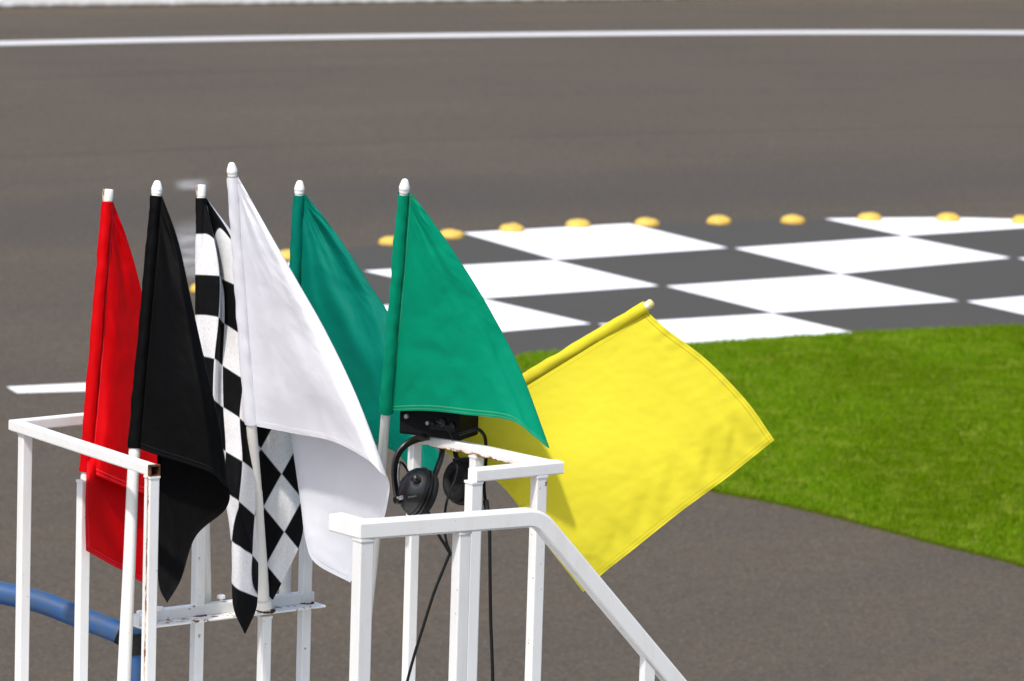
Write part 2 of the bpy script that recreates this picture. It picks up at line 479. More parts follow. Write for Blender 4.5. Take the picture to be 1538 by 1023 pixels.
def sleeve(mb, pole3, rs, seam_ang, uvscale=1.0, check=None, wob=.0019, seed=0.0, grow=.003):
    """cloth sleeve wrapped round the pole; pole3 = centre points"""
    n = len(pole3); na = 22
    G3 = np.zeros((n, na, 3)); UV = np.zeros((n, na, 2)); L = 0
    for i in range(n):
        t = nrm(pole3[min(i+1, n-1)]-pole3[max(i-1, 0)])
        c = nrm((CAM-pole3[i])-t*np.dot(CAM-pole3[i], t)); rt = np.cross(c, t)
        if np.dot(rt, _r) < 0: rt = -rt
        if abs(t[2]) < .8:                       # leaning pole: cloth hangs to the lower right
            pass
        if i: L += np.linalg.norm(pole3[i]-pole3[i-1])
        for k in range(na):
            an = R(seam_ang)+(2*math.pi-.02)*k/(na-1)
            r_ = rs+grow*i/(n-1)+wob*fbm(L*26+seed, an*.9, 3.1+seed)*1.6
            G3[i, k] = pole3[i]+r_*(math.cos(an)*c+math.sin(an)*rt)
            UV[i, k] = ((k/(na-1)*.35+.02, 0) if check is None else (0, 0))
        for k in range(na):
            f = k/(na-1)
            if check is None: UV[i, k] = (.03+f*.1, .03+(1-i/(n-1))*.5)
            else: UV[i, k] = (.05+.35*(1-abs(2*f-1)), check[i])
    far = np.ones((n, na, 2))
    grid_faces(mb, G3, UV, far)

def make_pole(root, pts, r0, r1, cap='bullet', joint=None, capmat='cap'):
    c = pole_curve(pts, 40); p3 = to3(c)
    mb = MB(); mb.tube(p3, list(np.linspace(r0, r1, len(p3))), 16)
    pole = build('pole', mb, M['pvc'], root, ang=60)
    ax = nrm(p3[0]-p3[2]); b = p3[0]
    mb = MB()
    if cap == 'bullet':
        mb.lathe(b-ax*.004, ax, [(0, r0*.9), (.001, r0*1.10), (.006, r0*1.14), (.009, r0*1.12), (.0105, r0*1.19), (.013, r0*1.22), (.018, r0*1.17), (.026, r0*.98), (.033, r0*.78), (.0365, r0*.64), (.0388, r0*.42), (.0395, 0)], 24)
    else:
        mb.lathe(b-ax*.004, ax, [(0, r0*.9), (.001, r0*1.10), (.006, r0*1.10), (.010, r0*1.16), (.018, r0*1.20), (.031, r0*1.14), (.0325, r0*1.10), (.0335, r0*1.0), (.034, r0*.6), (.033, 0)], 24)
    cp = build('finial', mb, M[capmat], root, ang=50)
    if joint is not None:
        k = joint; mb = MB(); a = nrm(p3[k+1]-p3[k])
        rr = (r0+(r1-r0)*k/39)
        mb.lathe(p3[k], a, [(0, rr*.95), (.001, rr*1.07), (.06, rr*1.09), (.061, rr*.95)], 16); build('coupling', mb, M['pvc'], pole)
    return p3, c

def crease(g, lines):
    # long soft folds: (x0, y0, x1, y1, depth, half width in picture units at the cloth)
    X, Y = g[:, :, 0].copy(), g[:, :, 1].copy()
    for (x0, y0, x1, y1, a, w) in lines:
        L2 = (x1-x0)**2+(y1-y0)**2; s = ((X-x0)*(x1-x0)+(Y-y0)*(y1-y0))/L2
        sc_ = np.clip(s, 0, 1); dx = X-x0-sc_*(x1-x0); dy = Y-y0-sc_*(y1-y0)
        g[:, :, 2] += a*np.exp(-(dx*dx+dy*dy)/(w*w))*np.sin(np.pi*np.clip(s*.8+.1, 0, 1))

def stretch(px, py, hx, hy, amp, k, seed):
    an = math.atan2(px-hx, py-hy+1e-6); rr = math.hypot(px-hx, py-hy)
    return amp*fbm(an*k+seed, rr*.0022, seed)*min(1, rr/60.0)*math.exp(-rr/420.0)

def drape(root, mat, pole, sl0, sl1, rs, seam_px, seam_ang, ts, ridge, hem, back_hem, fly, boff=.04, ni=84, nj=120, amp=1.0, seed=1.0, hoist=.6, pull=-0.005, bulge=.03, folds=()):
    """flag folded once along the ridge: front layer hoist->ridge, rear layer ridge->fly edge"""
    pc = pole_curve(pole, 200)
    def idx(y): return int(np.argmin(np.abs(pc[:, 1]-y)))
    i0, i1 = idx(sl0), idx(sl1)
    sel = pc[i0:i1+1]
    def at(t): return sel[min(len(sel)-1, int(round(t*(len(sel)-1))))]
    rows = []
    for k, t in enumerate(ts):
        h = at(t); so = seam_px[0]+(seam_px[1]-seam_px[0])*t
        h = np.array([h[0]+so, h[1], h[2]+pull]); rg = np.array(ridge[k])
        if k == len(ts)-1:
            hh = [np.array(q) for q in hem]; hh.append(hh[2]*.4+rg*.6)
            for q, bw in zip(hh, (.4, .8, 1.0, .75)): q[2] -= bulge*bw
            fr = [h]+hh+[rg]
            bk = [np.array(q) for q in back_hem]+[np.array(fly[k])]
        else:
            fr = [h]; 
            hl = [at(1.0)]+[np.array(q) for q in hem]
            for f, bw in ((.25, .4), (.5, .8), (.75, 1.0), (.9, .75)):
                q = h+(rg-h)*f
                j = int(f*4)
                base = np.array([at(1.0)[0], at(1.0)[1], at(1.0)[2]])+(np.array(ridge[-1])-np.array([at(1.0)[0], at(1.0)[1], at(1.0)[2]]))*f
                dev = np.array(hem[j-1])-base
                if f == .9: dev = dev*.4
                q = q+dev*(t**2.2)*np.array([.6, .6, 1.0])
                q[2] -= bulge*bw*min(1, t*2.5+.15)
                fr.append(q)
            fr.append(rg)
            fe = np.array(fly[k]); bk = []
            for f in (.12, .4, .7):
                q = rg+(fe-rg)*f; q[2] = rg[2]+(fe[2]-rg[2])*f+boff*math.sin(math.pi*min(1, f*1.1))*.6+boff*.4*(1 if f > .1 else .6)
                bk.append(q)
            bk.append(fe)
        rows.append(fr+bk)
    g = net(rows, ni, nj)
    # arc-length coordinates
    P0 = np.array([[P(*q) for q in r] for r in g])
    seg = np.linalg.norm(np.diff(P0, axis=1), axis=2); S = np.concatenate([np.zeros((ni, 1)), np.cumsum(seg, axis=1)], axis=1)
    tt = np.linspace(0, 1, ni)[:, None]*np.ones((1, nj))
    # distances to hem via row spacing at each column
    segc = np.linalg.norm(np.diff(P0, axis=0), axis=2); C = np.concatenate([np.zeros((1, nj)), np.cumsum(segc, axis=0)], axis=0)
    V = C[-1:, :]-C
    hx, hy = at(0)[0], at(0)[1]
    for i in range(ni):
        for j in range(nj):
            u, v = S[i, j], V[i, j]; px, py = g[i, j, 0], g[i, j, 1]
            edge = min(v, S[i, -1]-u)
            damp = min(1.0, u/.05)
            dz = .009*fbm(u*6, v*6, seed)+.0022*fbm(u*19, v*15, seed+5)+.0014*fbm(u*45, v*40, seed+9)
            dz += .0030*fbm(u*42, v*12, seed+2)*math.exp(-max(edge, 0)/.035)
            dz += stretch(px, py, hx, hy, .012, 9.0, seed)
            g[i, j, 2] += dz*damp*amp
    nf = nj*5//9
    gf = g[:, :nf]; crease(gf, folds)
    P1 = np.array([[P(*q) for q in r] for r in g])
    uv = np.stack([S, V], axis=2); uv2 = np.stack([S[:, -1:]-S, C+.02*0], axis=2)
    mb = MB(); mb.uv2 = []
    grid_faces(mb, P1, uv, uv2)
    sleeve(mb, to3(sel[::max(1, len(sel)//46)]), rs, seam_ang, seed=seed)
    return build('fabric', mb, mat, root, ang=180)

def flag_thing(label, foot):
    o = thing('flag', label, 'flag', foot, 'signal flags on poles'); o['_loc'] = list(o.location); return o
def ground_end(pts):
    """carry a pole on to the deck beyond the last point"""
    a, b = P(*pts[-2]), P(*pts[-1]); s = (ZF-b[2])/(b[2]-a[2]); q = b+(b-a)*s; return q
def extend(pts):
    q = ground_end(pts); w = q-CAM; d = np.dot(w, _f)
    return pts+[(769+FPX*np.dot(w, _r)/d, 511.5-FPX*np.dot(w, _u)/d, d)]
TS = (0, .2, .4, .6, .8, 1.0)

# red
pole = [(161.5, 300, 14.93), (146, 495, 14.94), (129, 708, 14.97), (127, 730, 14.97)]
o = flag_thing('red flag on a white pole, leftmost, partly behind the black flag', P(*pole[-1]))
make_pole(o, pole, .0128, .0140, 'flat', capmat='cap_rusty')
drape(o, M['red_cloth'], pole, 303, 709, .0165, (5.5, 5), 52, TS,
      [(169, 304, 14.94), (193, 367, 14.98), (213, 440, 15.03), (228, 520, 15.07), (240, 610, 15.10), (246, 752, 15.10)],
      [(150, 716, 14.935), (190, 733, 15.0), (222, 743, 15.06)],
      [(246, 790, 15.12), (228, 873, 15.12), (180, 855, 15.03)],
      [(140, 600, 15.04), (138, 640, 15.02), (132, 680, 14.98), (129, 730, 14.885), (128, 775, 14.885), (129, 827, 14.885)], boff=.05, seed=1.3, amp=1.2, bulge=.004, folds=[(176, 320, 190, 470, .006, 7), (168, 470, 180, 520, -.004, 5), (165, 560, 185, 600, .005, 6), (160, 640, 190, 700, -.005, 7)])
# black
pole = extend([(235, 290, 14.72), (219, 480, 14.70), (202, 676, 14.70), (194, 850, 14.70), (186, 1023, 14.70)])
o = flag_thing('plain black flag on a white pole between the red flag and the checkered flag', P(*pole[-1]))
make_pole(o, pole, .0128, .0205)
drape(o, M['black_cloth'], pole, 293, 674, .0165, (5.2, 4.6), 52, TS,
      [(243, 296, 14.715), (268, 365, 14.70), (288, 455, 14.66), (308, 545, 14.63), (328, 630, 14.62), (345, 738, 14.65)],
      [(240, 685, 14.66), (280, 697, 14.63), (318, 711, 14.62)],
      [(338, 766, 14.69), (294, 806, 14.72), (272, 870, 14.72)],
      [(236, 660, 14.80), (236, 720, 14.78), (236, 780, 14.77), (236, 830, 14.76), (239, 880, 14.74), (251, 906, 14.72)], boff=.06, seed=2.9, amp=.9)
# checkered
cp = [(302, 293, 15.33), (303, 480, 15.33), (306, 700, 15.36), (310, 925, 15.49)]
o = flag_thing('black and white checkered flag folded behind the white flag', P(*cp[-1]))
make_pole(o, cp, .0125, .016, 'flat', capmat='cap_rusty')
mb = MB(); mb.uv2 = []
rowsA = [
 [(302, 297, 15.325, .3, .1), (306, 297, 15.32, .6, .1), (308, 298, 15.33, 1, .1), (309, 299, 15.345, 1.9, .1), (310, 299, 15.34, 2.3, .1), (312, 300, 15.34, 3, .1), (313, 301, 15.35, 3.4, .1)],
 [(299, 352, 15.315, .3, 1), (311, 352, 15.305, .6, 1), (322, 360, 15.30, 1, 1), (320, 363, 15.36, 1.9, 1), (330, 343, 15.32, 2.3, 1), (350, 364, 15.31, 3, 1), (362, 372, 15.33, 3.4, 1)],
 [(299, 412.5, 15.315, .3, 2), (313, 413, 15.30, .6, 2), (330, 414.5, 15.29, 1, 2), (331, 418, 15.35, 1.9, 2), (338, 421, 15.33, 2.15, 2), (353, 428, 15.31, 3, 2), (372, 440, 15.33, 3.7, 2)],
 [(300, 473, 15.315, .3, 3), (313, 474, 15.30, .6, 3), (328.5, 477, 15.29, 1, 3), (332, 481, 15.325, 1.5, 3), (337, 486, 15.345, 2.0, 3), (359, 501, 15.31, 3, 3), (374, 512, 15.33, 3.7, 3)],
 [(301, 535, 15.32, .3, 4), (311, 536, 15.31, .6, 4), (322, 539, 15.29, 1, 4), (328, 543, 15.305, 1.5, 4), (334.5, 549, 15.33, 2.0, 4), (365, 569, 15.30, 3, 4), (378, 580, 15.33, 3.6, 4)],
 [(303, 596, 15.33, .3, 5), (311, 597, 15.31, .6, 5), (320, 600, 15.29, 1, 5), (327, 605, 15.30, 1.5, 5), (335.5, 612, 15.32, 2.0, 5), (360, 628, 15.30, 3, 5), (378, 645, 15.33, 3.8, 5)],
 [(322, 660, 15.34, .8, 6), (327, 667, 15.33, 1.2, 6), (331, 671, 15.31, 1.5, 6), (335, 674, 15.30, 1.75, 6), (339, 678, 15.31, 2.0, 6), (364, 693, 15.29, 3, 6), (383, 708, 15.34, 3.7, 6)],
 [(335, 735, 15.33, 2.0, 7), (338, 738, 15.32, 2.2, 7), (342, 741, 15.31, 2.4, 7), (346, 744, 15.30, 2.55, 7), (350, 747, 15.29, 2.7, 7), (359, 753, 15.28, 3, 7), (384, 775, 15.33, 4.05, 7)],
 [(346.5, 806, 15.34, 2.7, 8), (347, 811, 15.32, 2.93, 8), (353, 817, 15.30, 3.2, 8), (360, 821, 15.29, 3.45, 8), (368, 827, 15.285, 3.7, 8), (379, 834, 15.29, 4.0, 8), (388, 845, 15.33, 4.35, 8)],
 [(348, 875, 15.33, 3.02, 9), (350, 878, 15.32, 3.1, 9), (354, 882, 15.30, 3.25, 9), (360, 886, 15.285, 3.5, 9), (367, 889, 15.28, 3.75, 9), (377, 893, 15.28, 3.92, 9), (387, 897, 15.30, 3.98, 9)],
 [(351, 915, 15.31, 3.05, 9.5), (354, 917, 15.30, 3.15, 9.5), (359, 919, 15.285, 3.3, 9.5), (366, 920, 15.28, 3.5, 9.5), (373, 920, 15.28, 3.7, 9.5), (379, 919, 15.28, 3.85, 9.5), (384, 918, 15.29, 3.97, 9.5)],
 [(365, 947, 15.29, 3.3, 9.97), (366, 949, 15.29, 3.35, 9.97), (367, 951, 15.29, 3.4, 9.97), (368, 952, 15.29, 3.5, 9.97), (369, 951, 15.29, 3.6, 9.97), (370, 949, 15.29, 3.65, 9.97), (371, 947, 15.29, 3.7, 9.97)],
]
def add_net(rows, ni, nj, amp, seed, uvfun=None):
    g = net(rows, ni, nj)
    for i in range(ni):
        for j in range(nj):
            x, y = g[i, j, 0]/550, g[i, j, 1]/550
            g[i, j, 2] += amp*(.008*fbm(x*9, y*7, seed)+.003*fbm(x*26, y*18, seed+4)+.0012*fbm(x*60, y*50, seed+7))
    P1 = np.array([[P(*q[:3]) for q in r] for r in g])
    if uvfun is not None: uv = np.array([[uvfun(q[0], q[1]) for q in r] for r in g])
    else: uv = g[:, :, 3:5]
    grid_faces(mb, P1, uv)
add_net(rowsA, 150, 70, .8, 4.2)
_B = np.linalg.inv(np.array([[31.0, -27.0], [38.0, 49.0]]))
def uvC(px, py):
    a = _B@np.array([px-423, py-712]); return (a[0]+1, a[1])
rowsC = [
 [(372, 590, 15.40), (395, 592, 15.38), (418, 596, 15.39), (436, 600, 15.41)],
 [(378, 650, 15.44), (400, 648, 15.42), (424, 654, 15.42), (442, 661, 15.45)],
 [(382, 700, 15.47), (402, 702, 15.44), (428, 706, 15.44), (449, 710, 15.47)],
 [(384, 752, 15.49), (404, 752, 15.46), (432, 752, 15.45), (456, 750, 15.48)],
 [(386, 800, 15.49), (404, 800, 15.47), (432, 798, 15.455), (456, 790, 15.48)],
 [(390, 845, 15.49), (404, 840, 15.47), (424, 836, 15.46), (448, 824, 15.475)],
 [(396, 885, 15.49), (405, 880, 15.475), (414, 878, 15.47), (424, 874, 15.475)],
 [(404, 895, 15.48), (406, 898, 15.478), (408, 900, 15.476), (410, 901, 15.475)],
]
add_net(rowsC, 80, 40, .8, 8.2, uvC)
pcs = pole_curve(cp, 120)
ia = int(np.argmin(np.abs(pcs[:, 1]-297))); ib = int(np.argmin(np.abs(pcs[:, 1]-640)))
sleeve(mb, to3(pcs[ia:ib:2]), .0162, 78, check=[1+(q[1]-352)/60.5 for q in pcs[ia:ib:2]], seed=3.3)
build('fabric', mb, M['check_cloth'], o, ang=180)
# white
wp = [(349, 262, 15.06), (362, 440, 15.18), (378, 645, 15.31), (388, 780, 15.40), (397, 914, 15.50)]
o = flag_thing('large white flag, tallest of the row, on a pole seated in the shelf', P(*wp[-1]))
make_pole(o, wp, .0128, .0180, joint=26)
mbc = MB(); qa, qb = P(*wp[-1]), P(*wp[-2]); mbc.lathe(qa, nrm(qb-qa), [(0, .0195), (.001, .0225), (.026, .0225), (.0275, .0185)], 20)
build('collar', mbc, M['pvc'], o)
drape(o, M['white_cloth'], wp, 267, 641, .0165, (5.5, 5), 52, TS,
      [(358, 268, 15.05), (400, 342, 15.02), (445, 420, 14.99), (492, 503, 14.95), (538, 600, 14.92), (584, 722, 14.93)],
      [(440, 651, 15.19), (500, 663, 15.06), (551, 690, 14.97)],
      [(583, 750, 14.96), (573, 790, 15.10), (550, 835, 15.24)],
      [(430, 600, 15.36), (442, 690, 15.38), (452, 760, 15.385), (459, 812, 15.385), (474, 846, 15.37), (526, 875, 15.34)], boff=.06, seed=6.1, amp=1.1, bulge=.055, folds=[(362, 300, 470, 560, .007, 13), (370, 330, 420, 600, -.004, 9), (440, 520, 520, 640, -.006, 12), (392, 560, 400, 640, .004, 6), (470, 600, 480, 655, .004, 6), (425, 600, 433, 648, -.003, 5)])
# left green
gp = [(449.5, 289, 15.56), (443, 420, 15.6), (435, 660, 15.67), (428, 893, 15.70)]
o = flag_thing('bluish green flag behind the white flag, farther of the two green flags', P(*gp[-1]))
make_pole(o, gp, .0128, .0175)
drape(o, M['green_cloth_blue'], gp, 292, 640, .0175, (6.5, 6), 55, (0, .2, .4, .6, .8, .92, 1.0),
      [(459, 293, 15.55), (507, 354, 15.50), (553, 424, 15.44), (592, 490, 15.38), (640, 640, 15.25), (662, 690, 15.20), (648, 725, 15.20)],
      [(510, 655, 15.52), (584, 674, 15.36), (613, 699, 15.27)],
      [(630, 700, 15.30), (600, 680, 15.36), (560, 660, 15.5)],
      [(500, 520, 15.66), (505, 540, 15.65), (510, 560, 15.64), (515, 580, 15.63), (520, 600, 15.6), (525, 615, 15.6), (530, 640, 15.6)], boff=.06, seed=7.7, amp=1.5, folds=[(468, 320, 560, 520, .014, 13), (480, 400, 575, 600, -.012, 12), (455, 330, 500, 480, -.008, 9), (450, 420, 520, 600, .010, 12), (500, 345, 575, 470, -.006, 8)])
# right green
gp = extend([(607, 287, 14.66), (594, 450, 14.78), (579, 625, 14.97), (565, 800, 15.27), (541, 1023, 15.62)])
o = flag_thing('bright green flag in front of the yellow flag, nearer of the two green flags', P(*gp[-1]))
make_pole(o, gp, .0125, .0145)
drape(o, M['green_cloth'], gp, 290, 617, .0172, (6.5, 3.5), 45, TS,
      [(617, 290, 14.65), (651, 334, 14.665), (695, 398, 14.68), (738, 469, 14.70), (782, 556, 14.715), (825, 672, 14.72)],
      [(640, 617, 14.87), (700, 623, 14.80), (768, 632, 14.74)],
      [(800, 625, 14.77), (760, 590, 14.83), (700, 560, 14.88)],
      [(612, 420, 14.90), (614, 440, 14.91), (616, 460, 14.92), (620, 490, 14.93), (630, 520, 14.93), (650, 550, 14.93)], boff=.05, seed=9.4, folds=[(616, 300, 640, 420, .006, 7), (622, 300, 680, 420, -.005, 8), (600, 520, 720, 545, .004, 14), (640, 500, 700, 560, -.004, 12), (618, 570, 622, 612, .004, 6), (652, 575, 660, 616, -.004, 7), (690, 585, 700, 618, .004, 7), (735, 560, 760, 628, -.004, 8), (600, 420, 610, 600, -.003, 6)])
# yellow
yp0, yp1 = (977, 456.5, 14.88), (642, 659, 15.12)
yp = [yp0, (865, 524, 14.96), (754, 591, 15.04), yp1]
o = flag_thing('bright yellow flag on a slanting pole, rightmost, against the grass', P(*yp1))
c = pole_curve(yp, 60); p3 = to3(c)
mby = MB(); mby.tube(p3, .0125, 16); build('pole', mby, M['pvc'], o, ang=60)
mby = MB(); ax = nrm(p3[0]-p3[2]); mby.lathe(p3[0], ax, [(-.002, .012), (-.001, .0135), (.003, .0132), (.007, .010), (.009, .005), (.0094, 0)], 20); build('finial', mby, M['cap_yellow'], o)
rowsY = [
 [(972, 468, 14.89), (1002, 495, 14.86), (1062, 541, 14.83), (1122, 603, 14.80), (1163, 661, 14.80)],
 [(893, 517, 14.93), (937, 555, 14.90), (990, 604, 14.87), (1048, 662, 14.84), (1094, 716, 14.84)],
 [(812, 567, 14.98), (862, 606, 14.93), (918, 656, 14.89), (976, 720, 14.87), (1022, 769, 14.87)],
 [(735, 614, 15.03), (790, 655, 14.96), (846, 708, 14.90), (902, 775, 14.89), (948, 828, 14.90)],
 [(680, 648, 15.08), (735, 690, 15.00), (790, 747, 14.93), (850, 815, 14.91), (905, 862, 14.92)],
 [(650, 664, 15.11), (700, 700, 15.06), (754, 730, 14.98), (815, 811, 14.94), (876, 889, 14.94)],
]
ni, nj = 110, 100
g = net(rowsY, ni, nj)
P0 = np.array([[P(*q) for q in r] for r in g])
S = np.concatenate([np.zeros((ni, 1)), np.cumsum(np.linalg.norm(np.diff(P0, axis=1), axis=2), axis=1)], axis=1)
C = np.concatenate([np.zeros((1, nj)), np.cumsum(np.linalg.norm(np.diff(P0, axis=0), axis=2), axis=0)], axis=0)
V = C[-1:, :]-C
for i in range(ni):
    for j in range(nj):
        u, v, w = S[i, j], C[i, j], S[i, -1]-S[i, j]
        e = min(w, C[i, j])
        dz = .007*fbm(u*4, v*4, 3.3)+.0007*fbm(u*18, v*14, 1.7)+.0012*fbm(u*45, v*45, 2.2)
        dz += .008*fbm(v*22+u*3, u*4, 6.6)*math.exp(-w/.11)*min(1, w/.01+.4)+.004*fbm(u*30, v*9, 4.4)*math.exp(-v/.05)
        g[i, j, 2] += dz*min(1, u/.05)
crease(g, [(1106, 622, 1100, 688, .0042, 8), (1094, 640, 1086, 700, -.0025, 7), (1072, 648, 1064, 712, .0042, 9), (1052, 676, 1046, 730, -.0025, 7), (1016, 682, 1004, 760, .0042, 11), (990, 720, 980, 785, -.0025, 8), (968, 745, 956, 800, .0038, 10), (925, 790, 918, 840, .003, 8), (900, 742, 1010, 688, .0012, 7), (1000, 520, 1090, 610, .002, 16)])
P1 = np.array([[P(*q) for q in r] for r in g])
mb = MB(); mb.uv2 = []
grid_faces(mb, P1, np.stack([S, V], axis=2), np.stack([S[:, -1:]-S, C], axis=2))
ia = 1; sleeve(mb, p3[ia:56], .0168, 95, seed=5.0)
build('fabric', mb, M['yellow_cloth'], o, ang=180)

# ------------------------------------------------------------------ control box on the rail, with its cable
bx0 = P(658, 628, 14.96)
boxo = thing('control_box', 'black electronics box with small knobs resting on the right rail under the green flag', 'box', P(650, 650, 14.92))
boxo['_loc'] = list(boxo.location)
bdir = nrm([.90, -.43, 0]); bn = nrm(np.cross(Z, bdir)); bn = bn if bn[1] < 0 else -bn
zb = ZR+.016
cB = np.array([bx0[0], bx0[1], zb+.042])+bn*-.01
mb = MB(); mb.sweep([cB-bdir*.095, cB+bdir*.092], .12, .082, r=.008); build('case', mb, M['black_case'], boxo)
for k, (a, hgt, rr) in enumerate(((-.072, .024, .007), (-.005, .012, .006), (.012, .012, .006), (.040, .018, .012), (.072, .014, .008))):
    q = cB+bdir*a+Z*(hgt-.012)+bn*.06
    mb = MB(); mb.lathe(q, bn, [(0, rr), (.008, rr), (.010, rr*.8), (.0102, 0)], 14); build('knob', mb, M['chrome'] if rr < .0075 and a < 0 else M['black_plastic'], boxo)
mb = MB(); mb.sweep([cB+bdir*.0+bn*.061-Z*.008, cB+bdir*.08+bn*.061-Z*.008], .004, .018, r=.001); build('connector_strip', mb, M['black_matte'], boxo)
cb = cat1([(690, 652, 14.86), (703, 648, 14.83), (717, 645, 14.82), (726, 652, 14.83), (729.5, 664, 14.86), (730, 690, 14.90), (727, 730, 14.90), (731, 765, 14.89), (735, 790, 14.87), (736, 860, 14.86), (737, 930, 14.86), (740, 1023, 14.86), (738, 1120, 14.86)], 90)
mb = MB(); mb.tube(to3(cb), [.0052 if i < 30 else .0048 for i in range(90)], 10); build('cable', mb, M['rubber'], boxo)
mb = MB(); qa, qb = P(729.5, 752, 14.895), P(734.5, 786, 14.875); mb.tube([qa, qb], [.0085, .0065], 10); build('cable_boot', mb, M['black_matte'], boxo)
mb = MB(); mb.tube(to3(cat1([(655, 633, 14.80), (668, 640, 14.79), (676, 652, 14.80), (680, 662, 14.84)], 20)), .0016, 8); build('thin_wire', mb, M['rubber'], boxo)

# ------------------------------------------------------------------ headset
hs = thing('headset', 'black two-cup headset hanging by its band from the right rail', 'headset', P(640, 700, 14.92))
hs['_loc'] = list(hs.location)
def strip(pts, w, th, wdir, n=40):
    c = to3(cat1(pts, n)); m = MB(); verts = []; faces = []
    for i, q in enumerate(c):
        t = nrm(c[min(i+1, n-1)]-c[max(i-1, 0)]); wd = np.asarray(wdir(i/(n-1)), float); wd = nrm(wd-t*np.dot(wd, t)); nn = np.cross(t, wd)
        for k in range(10):
            a = 2*math.pi*k/10; ca, sa = math.cos(a), math.sin(a)
            verts.append(q+wd*w/2*math.copysign(abs(ca)**.5, ca)+nn*th/2*math.copysign(abs(sa)**.5, sa))
    for i in range(n-1):
        for k in range(10): faces.append([i*10+k, i*10+(k+1) % 10, (i+1)*10+(k+1) % 10, (i+1)*10+k])
    faces.append(list(range(10))[::-1]); faces.append([(n-1)*10+k for k in range(10)])
    return m.add(verts, faces)
band = strip([(598, 752, 14.86), (594, 728, 14.87), (593, 700, 14.87), (599, 680, 14.87), (614, 665, 14.88), (634, 657, 14.92), (652, 655, 15.02), (664, 664, 15.08), (663, 685, 15.09), (655, 708, 15.05), (648, 724, 15.02)], .024, .009, lambda s: nrm(_r*.35+_f*.8-_u*.5) if s > .25 else nrm(_r*.6+_f*.8))
build('headband', band, M['black_plastic'], hs)
wire = strip([(601, 757, 14.85), (600, 735, 14.855), (598, 715, 14.865), (601, 695, 14.88), (610, 703, 14.90), (617, 722, 14.90)], .010, .007, lambda s: _f)
build('yoke', wire, M['black_plastic'], hs)
def cup(center, axis, sc_, sx=1.12, inner=False):
    pr = [(-.052, 0), (-.051, .014), (-.047, .028), (-.038, .042), (-.024, .053), (-.010, .0585), (-.004, .060), (-.003, .0625), (.003, .0625), (.004, .059), (.010, .057), (.011, .060), (.016, .060), (.018, .054), (.0185, .05)]
    mb = MB(); mb.lathe(center, axis, [(a*sc_, r*sc_) for a, r in pr], 40, sx)
    shell = build('ear_cup', mb, M['black_plastic'], hs, ang=40)
    cu = [(.0175, .030), (.0175, .048), (.022, .052), (.030, .0535), (.038, .050), (.042, .044), (.040, .036), (.034, .031), (.022, .029), (.0215, 0)]
    mb = MB(); mb.lathe(center, axis, [(a*sc_, r*sc_) for a, r in cu], 36, sx)
    build('cushion', mb, M['black_matte'], shell, ang=60)
    return shell
a1 = nrm(_r*.86+_f*.34-_u*.30)
c1 = P(627, 738, 14.86)
s1 = cup(c1, a1, 1.02)
for (px, py, d, l, w) in ((622, 718, 14.795, .020, .014),):
    mb = MB(); mb.lathe(P(px, py, d), nrm(-_r*.5-_f*.75+_u*.3), [(-.02, .011), (0, .011), (.004, .009), (.006, .004), (.0062, 0)], 18); build('button', mb, M['black_plastic'], s1)
mb = MB(); mb.tube([P(613, 747, 14.79), P(626, 745, 14.785)], .0032, 8); build('ridge_grip', mb, M['black_plastic'], s1)
mb = MB(); mb.tube([P(592, 752, 14.86), P(604, 747, 14.82)], .006, 10); build('hinge', mb, M['chrome'], s1)
mb = MB(); mb.lathe(P(596, 751, 14.84), nrm(-_r*.6-_f*.7), [(-.02, .012), (.004, .012), (.007, .009), (.0072, 0)], 14); build('pivot', mb, M['black_plastic'], s1)
a2 = nrm(-_r*.72-_f*.66+_u*.12)
c2 = P(697, 723, 15.02)
s2 = cup(c2, a2, .98)
mb = MB(); mb.tube(to3(cat1([(686, 668, 15.07), (684, 680, 15.06), (688, 690, 15.05), (700, 694, 15.04)], 16)), .007, 10); build('yoke', mb, M['black_plastic'], hs)
cw = cat1([(681, 690, 14.95), (687, 702, 14.93), (683, 722, 14.92), (675, 740, 14.91), (669, 765, 14.90), (668, 795, 14.90), (671, 815, 14.90), (676, 828, 14.90)], 50)
mb = MB(); mb.tube(to3(cw), .0036, 8); build('cable', mb, M['rubber'], hs)
cw = cat1([(640, 765, 14.88), (649, 780, 14.88), (657, 800, 14.88), (668, 818, 14.89), (679, 834, 14.90), (684, 826, 14.91)], 40)
mb = MB(); mb.tube(to3(cw), .0048, 8); build('cable', mb, M['rubber'], hs)
cw = cat1([(677, 828, 14.90), (668, 850, 14.90), (652, 890, 14.90), (636, 940, 14.90), (622, 985, 14.90), (611, 1026, 14.90), (596, 1090, 14.9)], 50)
mb = MB(); mb.tube(to3(cw), .0042, 8); build('cable', mb, M['rubber'], hs)

# ------------------------------------------------------------------ blue pipe behind the left railing
bp = thing('pipe', 'scuffed blue bent pipe with a black end sleeve passing behind the left railing', 'pipe', P(203, 1023, 15.3))
bp['_loc'] = list(bp.location)
pp = to3(cat1([(-190, 845, 15.34), (-80, 871, 15.34), (0, 890, 15.33), (60, 904, 15.33), (120, 927, 15.32), (182, 951, 15.31)], 60))
mb = MB(); mb.tube(pp, .0325, 22); build('cross_pipe', mb, M['blue'], bp, ang=60)
mb = MB(); mb.tube([P(178, 949, 15.31), P(185, 952, 15.31), P(191, 954, 15.31)], [.0345, .0352, .034], 20); build('end_sleeve', mb, M['rubber'], bp, ang=50)
tp = P(204, 944, 15.31); mb = MB(); mb.tube([tp, [tp[0], tp[1], ZF]], .0205, 18); up_ = build('upright', mb, M['blue'], bp, ang=60)
mb = MB(); mb.lathe(tp-Z*.075, Z, [(0, .022), (.001, .0265), (.06, .0265), (.062, .022)], 18); build('clamp', mb, M['black_matte'], bp)
